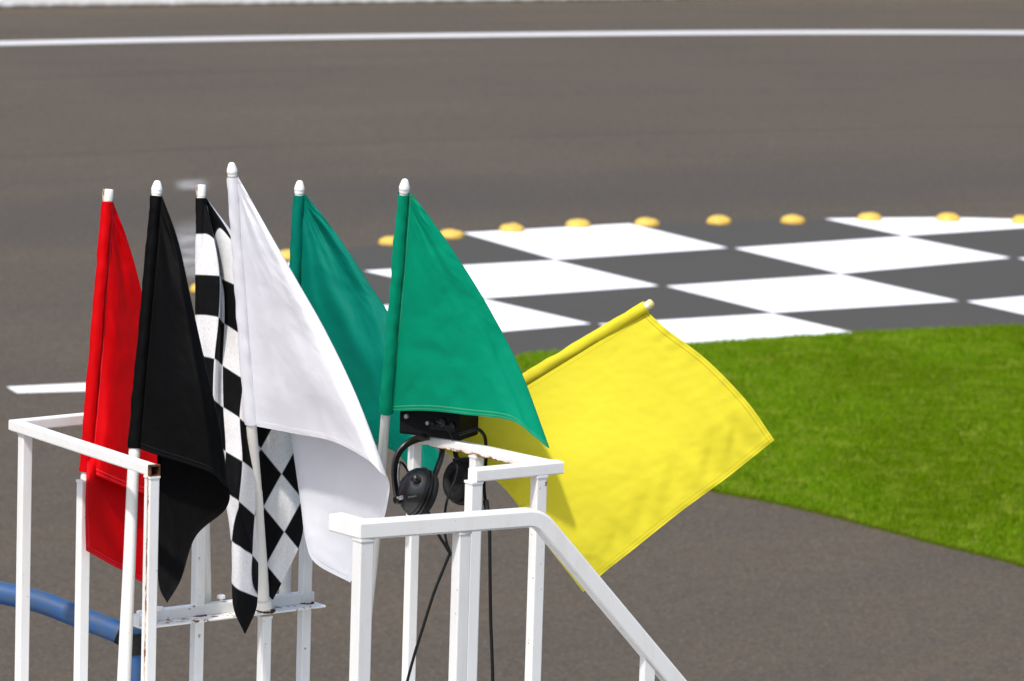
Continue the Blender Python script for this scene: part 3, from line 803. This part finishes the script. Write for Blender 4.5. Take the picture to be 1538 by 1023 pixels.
mb = MB(); lg = P(-150, 856, 15.34); mb.tube([lg, [lg[0], lg[1], 0]], .03, 16); build('leg', mb, M['blue'], bp, ang=60)

# ------------------------------------------------------------------ the ground
L0, L1, L2 = G(0, 66), G(860, 51), G(1538, 49)
def circ(a, b, c):
    A = np.array([[b[0]-a[0], b[1]-a[1]], [c[0]-a[0], c[1]-a[1]]])*2
    y = np.array([b[0]**2+b[1]**2-a[0]**2-a[1]**2, c[0]**2+c[1]**2-a[0]**2-a[1]**2])
    return np.linalg.solve(A, y)
CC = circ(L0, L1, L2); RAD = math.dist(CC, L0[:2])
print('curve centre', CC, 'radius', RAD)
def rad_of(px, py):
    q = G(px, py); return math.dist(CC, q[:2])
def asphalt():
    t = NT('track_asphalt'); p = t.pos()
    mp = t.n('ShaderNodeVectorMath', operation='SUBTRACT'); t.l(p, mp.inputs[0]); mp.inputs[1].default_value = (CC[0], CC[1], 0)
    x, y, _ = t.xyz(mp.outputs[0])
    rad = t.math('SQRT', t.math('ADD', t.math('MULTIPLY', x, x), t.math('MULTIPLY', y, y)))
    ang = t.math('ARCTAN2', y, x)
    cv = t.n('ShaderNodeCombineXYZ'); t.l(rad, cv.inputs[0]); t.l(t.math('MULTIPLY', ang, RAD), cv.inputs[1])
    pv = cv.outputs[0]
    streak = t.noise(t.scale(pv, (1.6, .045, 1)), 1.0, 5, .6)
    streak2 = t.noise(t.scale(pv, (7, .10, 1)), 1.0, 4, .6)
    blot = t.noise(p, .35, 5, .6)
    grain = t.noise(p, 24, 5, .75)
    grain2 = t.noise(p, 38, 3, .8)
    base = t.mix(t.step(blot, .3, .7), (.099, .0765, .050), (.083, .0655, .045))
    mott = t.noise(p, 7.5, 5, .65)
    base = t.mix(t.step(mott, .44, .60, 0, .38), base, (.058, .047, .036))
    base = t.mix(t.step(streak, .42, .72, 0, .35), base, (.058, .051, .044))
    base = t.mix(t.step(streak2, .5, .75, 0, .22), base, (.054, .046, .040))
    # rubbered-in racing line: two dark bluish bands laid by tyres
    out = base
    for (r0, w, k) in ((rad_of(330, 318), 1.1, .30), (rad_of(1300, 278), .9, .22), (rad_of(900, 262), .5, .18)):
        d = t.math('ABSOLUTE', t.math('SUBTRACT', rad, r0))
        wob = t.math('ADD', d, t.math('MULTIPLY', t.math('SUBTRACT', streak, .5), 1.6))
        out = t.mix(t.step(wob, .05, w*1.6, k, 0), out, (.046, .045, .044))
    # paving seam
    d = t.math('ABSOLUTE', t.math('SUBTRACT', rad, rad_of(770, 206)))
    wn = t.math('ADD', d, t.math('MULTIPLY', t.math('SUBTRACT', t.noise(p, 1.3, 4), .5), .10))
    out = t.mix(t.step(wn, .02, .13, .42, 0), out, (.042, .036, .030))
    d = t.math('ABSOLUTE', t.math('SUBTRACT', rad, rad_of(770, 100)))
    out = t.mix(t.step(d, .02, .22, .16, 0), out, (.042, .036, .030))
    out = t.mix(t.step(grain, .47, .57, 0, .55), out, (.045, .037, .030))
    out = t.mix(t.step(grain2, .56, .62, 0, .65), out, (.16, .14, .12))
    return t.done(t.bsdf(out, .82, t.math('ADD', grain, grain2), .35, .01, spec=.12))
def plane(name, pts, z, mat, lab=None, kind='structure'):
    mb = MB(); mb.add([(q[0], q[1], z) for q in pts], [list(range(len(pts)))])
    o = build(name, mb, mat, smooth=False)
    if mb.v and o.data.polygons[0].normal.z < 0: o.data.flip_normals()
    return tag(o, kind=kind)
M['asphalt'] = asphalt()
plane('ground', [(-300, -120, 0), (300, -120, 0), (300, 480, 0), (-300, 480, 0)], -.0, M['asphalt'])

def paint(name, col, wear=.5, dark=(.10, .09, .08)):
    t = NT(name); p = t.pos(); n = t.noise(p, 9, 6, .7); f = t.noise(p, 60, 4, .7); b = t.noise(p, .9, 4, .6)
    w = t.step(t.math('ADD', t.math('MULTIPLY', n, .5), t.math('MULTIPLY', f, .5)), .60-wear*.05, .72)
    c = t.mix(t.step(b, .35, .7, 0, .10), col, tuple(x*.6 for x in col))
    c = t.mix(t.math('MULTIPLY', w, wear), c, dark)
    return t.done(t.bsdf(c, .8, f, .25, .006, spec=.12))
M['paint_white'] = paint('white_road_paint', (.84, .84, .83), .28)
M['paint_line'] = paint('worn_white_line', (.56, .55, .54), .4)
M['paint_dark'] = paint('dark_road_paint', (.064, .0585, .050), .5, (.078, .068, .058))
# start line checkerboard: lattice measured on the ground
pts = {(0, 0): (1098, 374), (0, 1): (1262, 413), (0, 2): (1446, 454), (-1, 0): (834, 392), (-1, 1): (995, 431), (-1, 2): (1160, 472), (1, 0): (1358, 356), (1, 1): (1523, 389), (-2, 2): (893, 488), (-2, 1): (728, 450), (-1, -1): (690, 351)}
A = []; by = []; bxx = []
for (i, j), (px, py) in pts.items():
    q = G(px, py); A.append([1, i, j]); bxx.append(q[0]); by.append(q[1])
kx = np.linalg.lstsq(np.array(A), np.array(bxx), rcond=None)[0]; ky = np.linalg.lstsq(np.array(A), np.array(by), rcond=None)[0]
print('cell vectors', kx[1:], ky[1:], np.hypot(kx[1], ky[1]), np.hypot(kx[2], ky[2]))
pts[(-2, 0)] = (541, 408)
def lat(i, j):
    ri, rj = round(i), round(j); v = np.array([kx@[1, i, j], ky@[1, i, j]])
    if (ri, rj) in pts: v = v+np.array(G(*pts[(ri, rj)])[:2])-np.array([kx@[1, ri, rj], ky@[1, ri, rj]])
    return (float(v[0]), float(v[1]))
edge_px = [(430, 397), (505, 378), (585, 365), (690, 351), (800, 342), (945, 336), (1090, 333), (1255, 329.5), (1424, 328), (1538, 331), (1720, 341), (1900, 358)]
reg = [tuple(G(*q)[:2]) for q in edge_px]+[tuple(G(1900, 620)[:2]), tuple(G(800, 575)[:2]), tuple(G(520, 560)[:2])]
def clip(poly, region):
    # Sutherland-Hodgman against a convex region
    area = sum(region[k][0]*region[(k+1) % len(region)][1]-region[(k+1) % len(region)][0]*region[k][1] for k in range(len(region)))
    sg = 1 if area > 0 else -1
    for k in range(len(region)):
        a, b = region[k], region[(k+1) % len(region)]
        def ins(p): return sg*((b[0]-a[0])*(p[1]-a[1])-(b[1]-a[1])*(p[0]-a[0])) >= 0
        new = []
        for m in range(len(poly)):
            p, q = poly[m], poly[(m+1) % len(poly)]
            if ins(p): new.append(p)
            if ins(p) != ins(q):
                d1 = (b[0]-a[0])*(p[1]-a[1])-(b[1]-a[1])*(p[0]-a[0]); d2 = (b[0]-a[0])*(q[1]-a[1])-(b[1]-a[1])*(q[0]-a[0])
                s = d1/(d1-d2); new.append((p[0]+(q[0]-p[0])*s, p[1]+(q[1]-p[1])*s))
        poly = new
        if not poly: return []
    return poly
mb = MB(); mb.add([(x, y, .004) for x, y in reg], [list(range(len(reg)))])
o = build('start_line_base', mb, M['paint_dark'], smooth=False); tag(o, kind='structure')
if o.data.polygons[0].normal.z < 0: o.data.flip_normals()
mb = MB()
for i in range(-5, 6):
    for j in range(-4, 7):
        if (i+j) % 2 == 0:
            e = .012
            pl = clip([lat(i+e, j+e), lat(i+1-e, j+e), lat(i+1-e, j+1-e), lat(i+e, j+1-e)], reg)
            if len(pl) >= 3: mb.add([(x, y, .008) for x, y in pl], [list(range(len(pl)))])
o = build('start_line_squares', mb, M['paint_white'], smooth=False); tag(o, kind='structure')
for pgn in o.data.polygons: pass
import bmesh
bm = bmesh.new(); bm.from_mesh(o.data); bmesh.ops.recalc_face_normals(bm, faces=bm.faces)
for f in bm.faces:
    if f.normal.z < 0: f.normal_flip()
bm.to_mesh(o.data); bm.free()
# far edge line following the curve
def arc_strip(name, px_list, w, z, mat):
    pts = [G(*q) for q in px_list]; c = cat1([p[:2] for p in pts], 60); mb = MB(); vs = []
    for i, q in enumerate(c):
        t = c[min(i+1, 59)]-c[max(i-1, 0)]; t = t/np.linalg.norm(t); nn = np.array([-t[1], t[0]])
        vs += [(*(q+nn*w/2), z), (*(q-nn*w/2), z)]
    mb.add(vs, [[2*i, 2*i+1, 2*i+3, 2*i+2] for i in range(59)]); o = build(name, mb, mat, smooth=False)
    if o.data.polygons[0].normal.z < 0: o.data.flip_normals()
    return tag(o, kind='structure')
arc_strip('edge_line', [(-300, 73), (0, 65.5), (430, 57), (860, 51.5), (1200, 49), (1538, 49.5), (1900, 53)], .37, .004, M['paint_line'])
# pit marking stub at left and the worn stripe between the flags
def quad(name, pxs, mat, z=.004): return plane(name, [G(*q) for q in pxs], z, mat)
quad('painted_line', [(10, 582), (200, 573), (200, 586), (26, 591)], M['paint_white'])
t = NT('worn_stripe_paint'); p = t.pos(); u_, v_, _ = t.xyz(t.uv())
def fall(x): return t.math('MULTIPLY', t.step(x, 0, .38), t.step(x, .62, 1.0, 1, 0))
ms = t.math('MULTIPLY', t.math('MULTIPLY', fall(u_), fall(v_)), t.step(t.noise(p, 2.0, 5, .7), .2, .7))
pbs = t.bsdf((.33, .32, .31), .8, spec=.1); trn = t.n('ShaderNodeBsdfTransparent'); mxs = t.n('ShaderNodeMixShader')
t.l(t.math('MULTIPLY', ms, .85), mxs.inputs[0]); t.l(trn.outputs[0], mxs.inputs[1]); t.l(pbs.outputs[0], mxs.inputs[2])
M['stripe'] = t.done(mxs.outputs[0])
def worn(name, pxs):
    mb = MB(); mb.add([(*G(*q)[:2], .004) for q in pxs], [[0, 1, 2, 3]], [[(0, 0), (1, 0), (1, 1), (0, 1)]])
    o = build(name, mb, M['stripe'], smooth=False)
    if o.data.polygons[0].normal.z < 0: o.data.flip_normals()
    tag(o, kind='structure')
worn('painted_stripe', [(248, 325), (312, 318), (330, 440), (262, 432)])
worn('painted_dash', [(256, 268), (318, 266), (320, 288), (258, 291)])

# pale low wall beyond the far edge
wl = [(-400, 20), (-200, 16), (0, 10), (250, 7.2), (500, 4.2), (770, .8), (1000, -2), (1250, -6), (1550, -11)]
wc = cat1([G(*q) for q in wl], 50)
mb = MB(); mb.sweep([q+Z*.45 for q in wc], .35, .9, r=.03)
t = NT('weathered_white_wall'); p = t.pos(); n = t.noise(p, 1.5, 6, .65); zz = t.xyz(p)[2]
c = t.mix(t.step(n, .4, .75, 0, .25), (.84, .83, .81), (.60, .58, .54)); c = t.mix(t.math('MULTIPLY', t.step(zz, .0, .10, .8, 0), t.step(t.noise(p, 6, 4), .3, .6)), c, (.32, .27, .20))
M['wall'] = t.done(t.bsdf(c, .8, n, .2, .01))
o = build('barrier_wall', mb, M['wall'], origin=wc[0]*np.array([1, 1, 0])); tag(o, 'low white concrete wall beyond the far edge line of the track', 'wall')

# ------------------------------------------------------------------ yellow road domes
t = NT('yellow_dome_paint'); v = t.obj(); n = t.noise(v, 22, 6, .7); zz = t.xyz(v)[2]
c = t.mix(t.step(n, .45, .75, 0, .5), (.62, .40, .06), (.48, .29, .045)); c = t.mix(t.step(t.noise(v, 45, 4, .6), .66, .74, 0, .8), c, (.30, .20, .09))
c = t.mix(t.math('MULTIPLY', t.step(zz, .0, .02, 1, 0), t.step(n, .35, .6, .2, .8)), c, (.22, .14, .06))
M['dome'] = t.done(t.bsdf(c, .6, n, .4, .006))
def dome_bm(seed):
    mb = MB(); rd = .102; hh = .053; prof = []
    for k in range(13):
        a = k/12*math.pi/2; prof.append((max(0, hh*math.sin(a)**.85), rd*math.cos(a)**.72 if k < 12 else 0))
    mb.lathe((0, 0, 0), Z, [(0, rd*1.04), (.006, rd*1.04)]+[(h+.006, r) for h, r in prof], 32)
    rs = random.Random(seed)
    k1, k2 = rs.uniform(-.05, .05), rs.uniform(-.05, .05)
    mb.v = [(x*(1+k1*y/rd), y, z*(1+.16*fbm(x*14+seed, y*14, seed))) for x, y, z in mb.v]
    return mb
domes = [(306, 438, 'small yellow dome glimpsed between the black flag and the checkered flag'),
 (432, 389, 'yellow dome peeking out at the left edge of the farther green flag'),
 (588, 367, "yellow dome half hidden by the nearer green flag's pole sleeve"),
 (678, 357, "yellow dome touching the right edge of the nearer green flag, above its middle"),
 (769, 348, "yellow dome on the far white square's rim, near its left corner"),
 (868, 341, "yellow dome on the far white square's rim, near its far corner"),
 (972, 339, 'yellow dome just past the far corner of the big white square'),
 (1080, 336, 'yellow dome on the dark square, left of the two lying there'),
 (1191, 335, 'yellow dome on the dark square, right of the two, before the clipped white square'),
 (1306, 331, 'yellow dome on the clipped white square at upper right, left of the pair'),
 (1424, 332, 'yellow dome on the clipped white square at upper right, right of the pair'),
 (1537, 336, 'yellow dome cut by the right border of the picture')]
for k, (px, py, lab) in enumerate(domes):
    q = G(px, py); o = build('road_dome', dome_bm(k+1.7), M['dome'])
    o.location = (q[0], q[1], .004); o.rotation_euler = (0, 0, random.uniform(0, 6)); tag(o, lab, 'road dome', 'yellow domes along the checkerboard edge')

# ------------------------------------------------------------------ grass
gp_ = [(762, 560), (775, 543), (800, 535), (900, 528), (1030, 520.5), (1160, 512), (1285, 504), (1400, 498), (1538, 492), (1720, 484), (1900, 500), (1900, 1010), (1720, 920), (1538, 853), (1400, 817), (1250, 777), (1150, 754), (1070, 739), (985, 715), (900, 680), (820, 630), (775, 590)]
gpoly = cat1([G(*q)[:2] for q in gp_]+[G(*gp_[0])[:2]], 160)[:-1]
def inside(px, py, poly):
    x = px[:, None]; y = py[:, None]
    x1, y1 = poly[:, 0][None], poly[:, 1][None]; x2, y2 = np.roll(poly[:, 0], -1)[None], np.roll(poly[:, 1], -1)[None]
    c = ((y1 > y) != (y2 > y)) & (x < (x2-x1)*(y-y1)/(y2-y1+1e-12)+x1)
    return c.sum(1) % 2 == 1
t = NT('turf_soil'); p = t.pos(); n = t.noise(p, 12, 6, .7)
M['soil'] = t.done(t.bsdf(t.mix(n, (.04, .062, .0), (.08, .115, .0)), .9, n, .5, .02, spec=.1))
mb = MB(); nn_ = len(gpoly)
mb.add([(q[0], q[1], .018) for q in gpoly]+[(q[0], q[1], -.02) for q in gpoly], [list(range(nn_))]+[[k, (k+1) % nn_, nn_+(k+1) % nn_, nn_+k] for k in range(nn_)])
o = build('turf', mb, M['soil'], smooth=False); tag(o, kind='structure')
bm = bmesh.new(); bm.from_mesh(o.data); bmesh.ops.recalc_face_normals(bm, faces=bm.faces); bm.to_mesh(o.data); bm.free()
mn, mx = gpoly.min(0), gpoly.max(0); area = np.prod(mx-mn)
NB = 420000; xs = []
dens = 0; tot = np.zeros((0, 2))
print('grass box', mn, mx)
while len(tot) < NB:
    c = rng.uniform(mn, mx, (60000, 2)); k = np.concatenate([inside(c[a:a+4000, 0], c[a:a+4000, 1], gpoly) for a in range(0, 60000, 4000)])
    # keep only what the frame (plus a margin) can show
    c = c[k]; d = c[:, 1]; c = c[(np.abs(c[:, 0]) < .118*d+1.2)]
    tot = np.vstack([tot, c])
tot = tot[:NB]
# ragged outer rim: jitter
tot += rng.normal(0, .012, tot.shape)
cl = np.array([mnoise.noise(Vector((x*1.1, y*.55, 2.2))) for x, y in tot])
cl2 = np.array([mnoise.noise(Vector((x*4.5, y*2.2, 5.2))) for x, y in tot])
hgt = (.023+.007*cl+.006*cl2+rng.normal(0, .004, NB)).clip(.010, .05)
tall = rng.random(NB) < .03; hgt[tall] *= 1.9
ang = rng.uniform(0, 2*math.pi, NB); wd = rng.uniform(.0022, .0042, NB)
lean = rng.uniform(.1, .75, NB)*hgt; la = rng.uniform(0, 2*math.pi, NB)
bx = np.stack([np.cos(ang), np.sin(ang)], 1)*wd[:, None]; lv = np.stack([np.cos(la), np.sin(la)], 1)*lean[:, None]
z0 = np.full(NB, .014)
V5 = np.zeros((NB, 5, 3), dtype=np.float32)
V5[:, 0, :2] = tot-bx; V5[:, 1, :2] = tot+bx; V5[:, 2, :2] = tot+bx*.8+lv*.4; V5[:, 3, :2] = tot-bx*.8+lv*.4; V5[:, 4, :2] = tot+lv
V5[:, 0, 2] = z0; V5[:, 1, 2] = z0; V5[:, 2, 2] = z0+hgt*.6; V5[:, 3, 2] = z0+hgt*.6; V5[:, 4, 2] = z0+hgt
me = bpy.data.meshes.new('grass'); me.vertices.add(NB*5); me.vertices.foreach_set('co', V5.ravel())
me.loops.add(NB*7); idx = (np.arange(NB)[:, None]*5+np.array([0, 1, 2, 3, 3, 2, 4])[None]).astype(np.int32); me.loops.foreach_set('vertex_index', idx.ravel())
me.polygons.add(NB*2); ls = (np.arange(NB)[:, None]*7+np.array([0, 4])[None]).astype(np.int32); me.polygons.foreach_set('loop_start', ls.ravel())
me.polygons.foreach_set('loop_total', np.tile(np.array([4, 3], dtype=np.int32), NB))
at_ = me.attributes.new('tint', 'FLOAT', 'FACE'); rr = np.repeat(rng.random(NB), 2).astype(np.float32); at_.data.foreach_set('value', rr)
me.update(calc_edges=True)
go = bpy.data.objects.new('grass', me); COL.objects.link(go); tag(go, 'short bright green mown grass beside the track', 'grass', kind='stuff')
t = NT('grass_blades'); p = t.pos(); a = t.n('ShaderNodeAttribute', attribute_name='tint').outputs['Fac']
big = t.noise(t.scale(p, (1, .5, 1)), .9, 4, .6); mid = t.noise(p, 4.5, 4, .6)
c = t.mix(a, (.128, .245, .002), (.190, .335, .005))
c = t.mix(t.step(big, .40, .60, 0, .7), c, (.12, .205, .0))
c = t.mix(t.step(mid, .48, .66, 0, .55), c, (.29, .37, .03))
c = t.mix(t.step(a, .93, .96, 0, .8), c, (.38, .34, .08))
pb = t.bsdf(c, .6, spec=.05); tr = t.n('ShaderNodeBsdfTranslucent'); t.l(c, tr.inputs[0]); mxs = t.n('ShaderNodeMixShader'); mxs.inputs[0].default_value = .35
t.l(pb.outputs[0], mxs.inputs[1]); t.l(tr.outputs[0], mxs.inputs[2]); me.materials.append(t.done(mxs.outputs[0]))

# ------------------------------------------------------------------ camera, light
cam = bpy.data.cameras.new('camera'); co = bpy.data.objects.new('camera', cam); COL.objects.link(co)
from mathutils import Matrix
mt = Matrix(((_r[0], _u[0], -_f[0], CAM[0]), (_r[1], _u[1], -_f[1], CAM[1]), (_r[2], _u[2], -_f[2], CAM[2]), (0, 0, 0, 1)))
co.matrix_world = mt
cam.sensor_width = 36.0; cam.lens = FPX*36.0/1538.0; cam.clip_start = .1; cam.clip_end = 2000
cam.dof.use_dof = True; cam.dof.focus_distance = 14.95; cam.dof.aperture_fstop = 9.0
sc.camera = co
SUN_EL = R(56); SUN_AZ = R(-150)       # direction to the sun: behind the camera, a little to the left
sd_ = np.array([math.sin(SUN_AZ)*math.cos(SUN_EL), math.cos(SUN_AZ)*math.cos(SUN_EL), math.sin(SUN_EL)])
ld = bpy.data.lights.new('sun', 'SUN'); lo = bpy.data.objects.new('sun', ld); COL.objects.link(lo)
ld.energy = 2.5; ld.angle = R(2.5); ld.color = (1.0, .965, .92)
lo.rotation_euler = Vector(sd_).to_track_quat('Z', 'Y').to_euler(); lo.location = (0, 0, 30)
w = bpy.data.worlds.new('World'); sc.world = w; w.use_nodes = True
nt = w.node_tree; nt.nodes.clear(); ou = nt.nodes.new('ShaderNodeOutputWorld'); bg = nt.nodes.new('ShaderNodeBackground'); sk = nt.nodes.new('ShaderNodeTexSky')
sk.sky_type = 'NISHITA'; sk.sun_disc = False; sk.sun_elevation = SUN_EL; sk.sun_rotation = SUN_AZ
sk.air_density = 1.0; sk.dust_density = 2.5
nt.links.new(sk.outputs[0], bg.inputs[0]); bg.inputs[1].default_value = .15; nt.links.new(bg.outputs[0], ou.inputs[0])
sc.view_settings.view_transform = 'Standard'; sc.view_settings.look = 'None'; sc.view_settings.gamma = 1.0; sc.view_settings.exposure = 0.62
for o in list(bpy.data.objects):
    if '_loc' in o: del o['_loc']
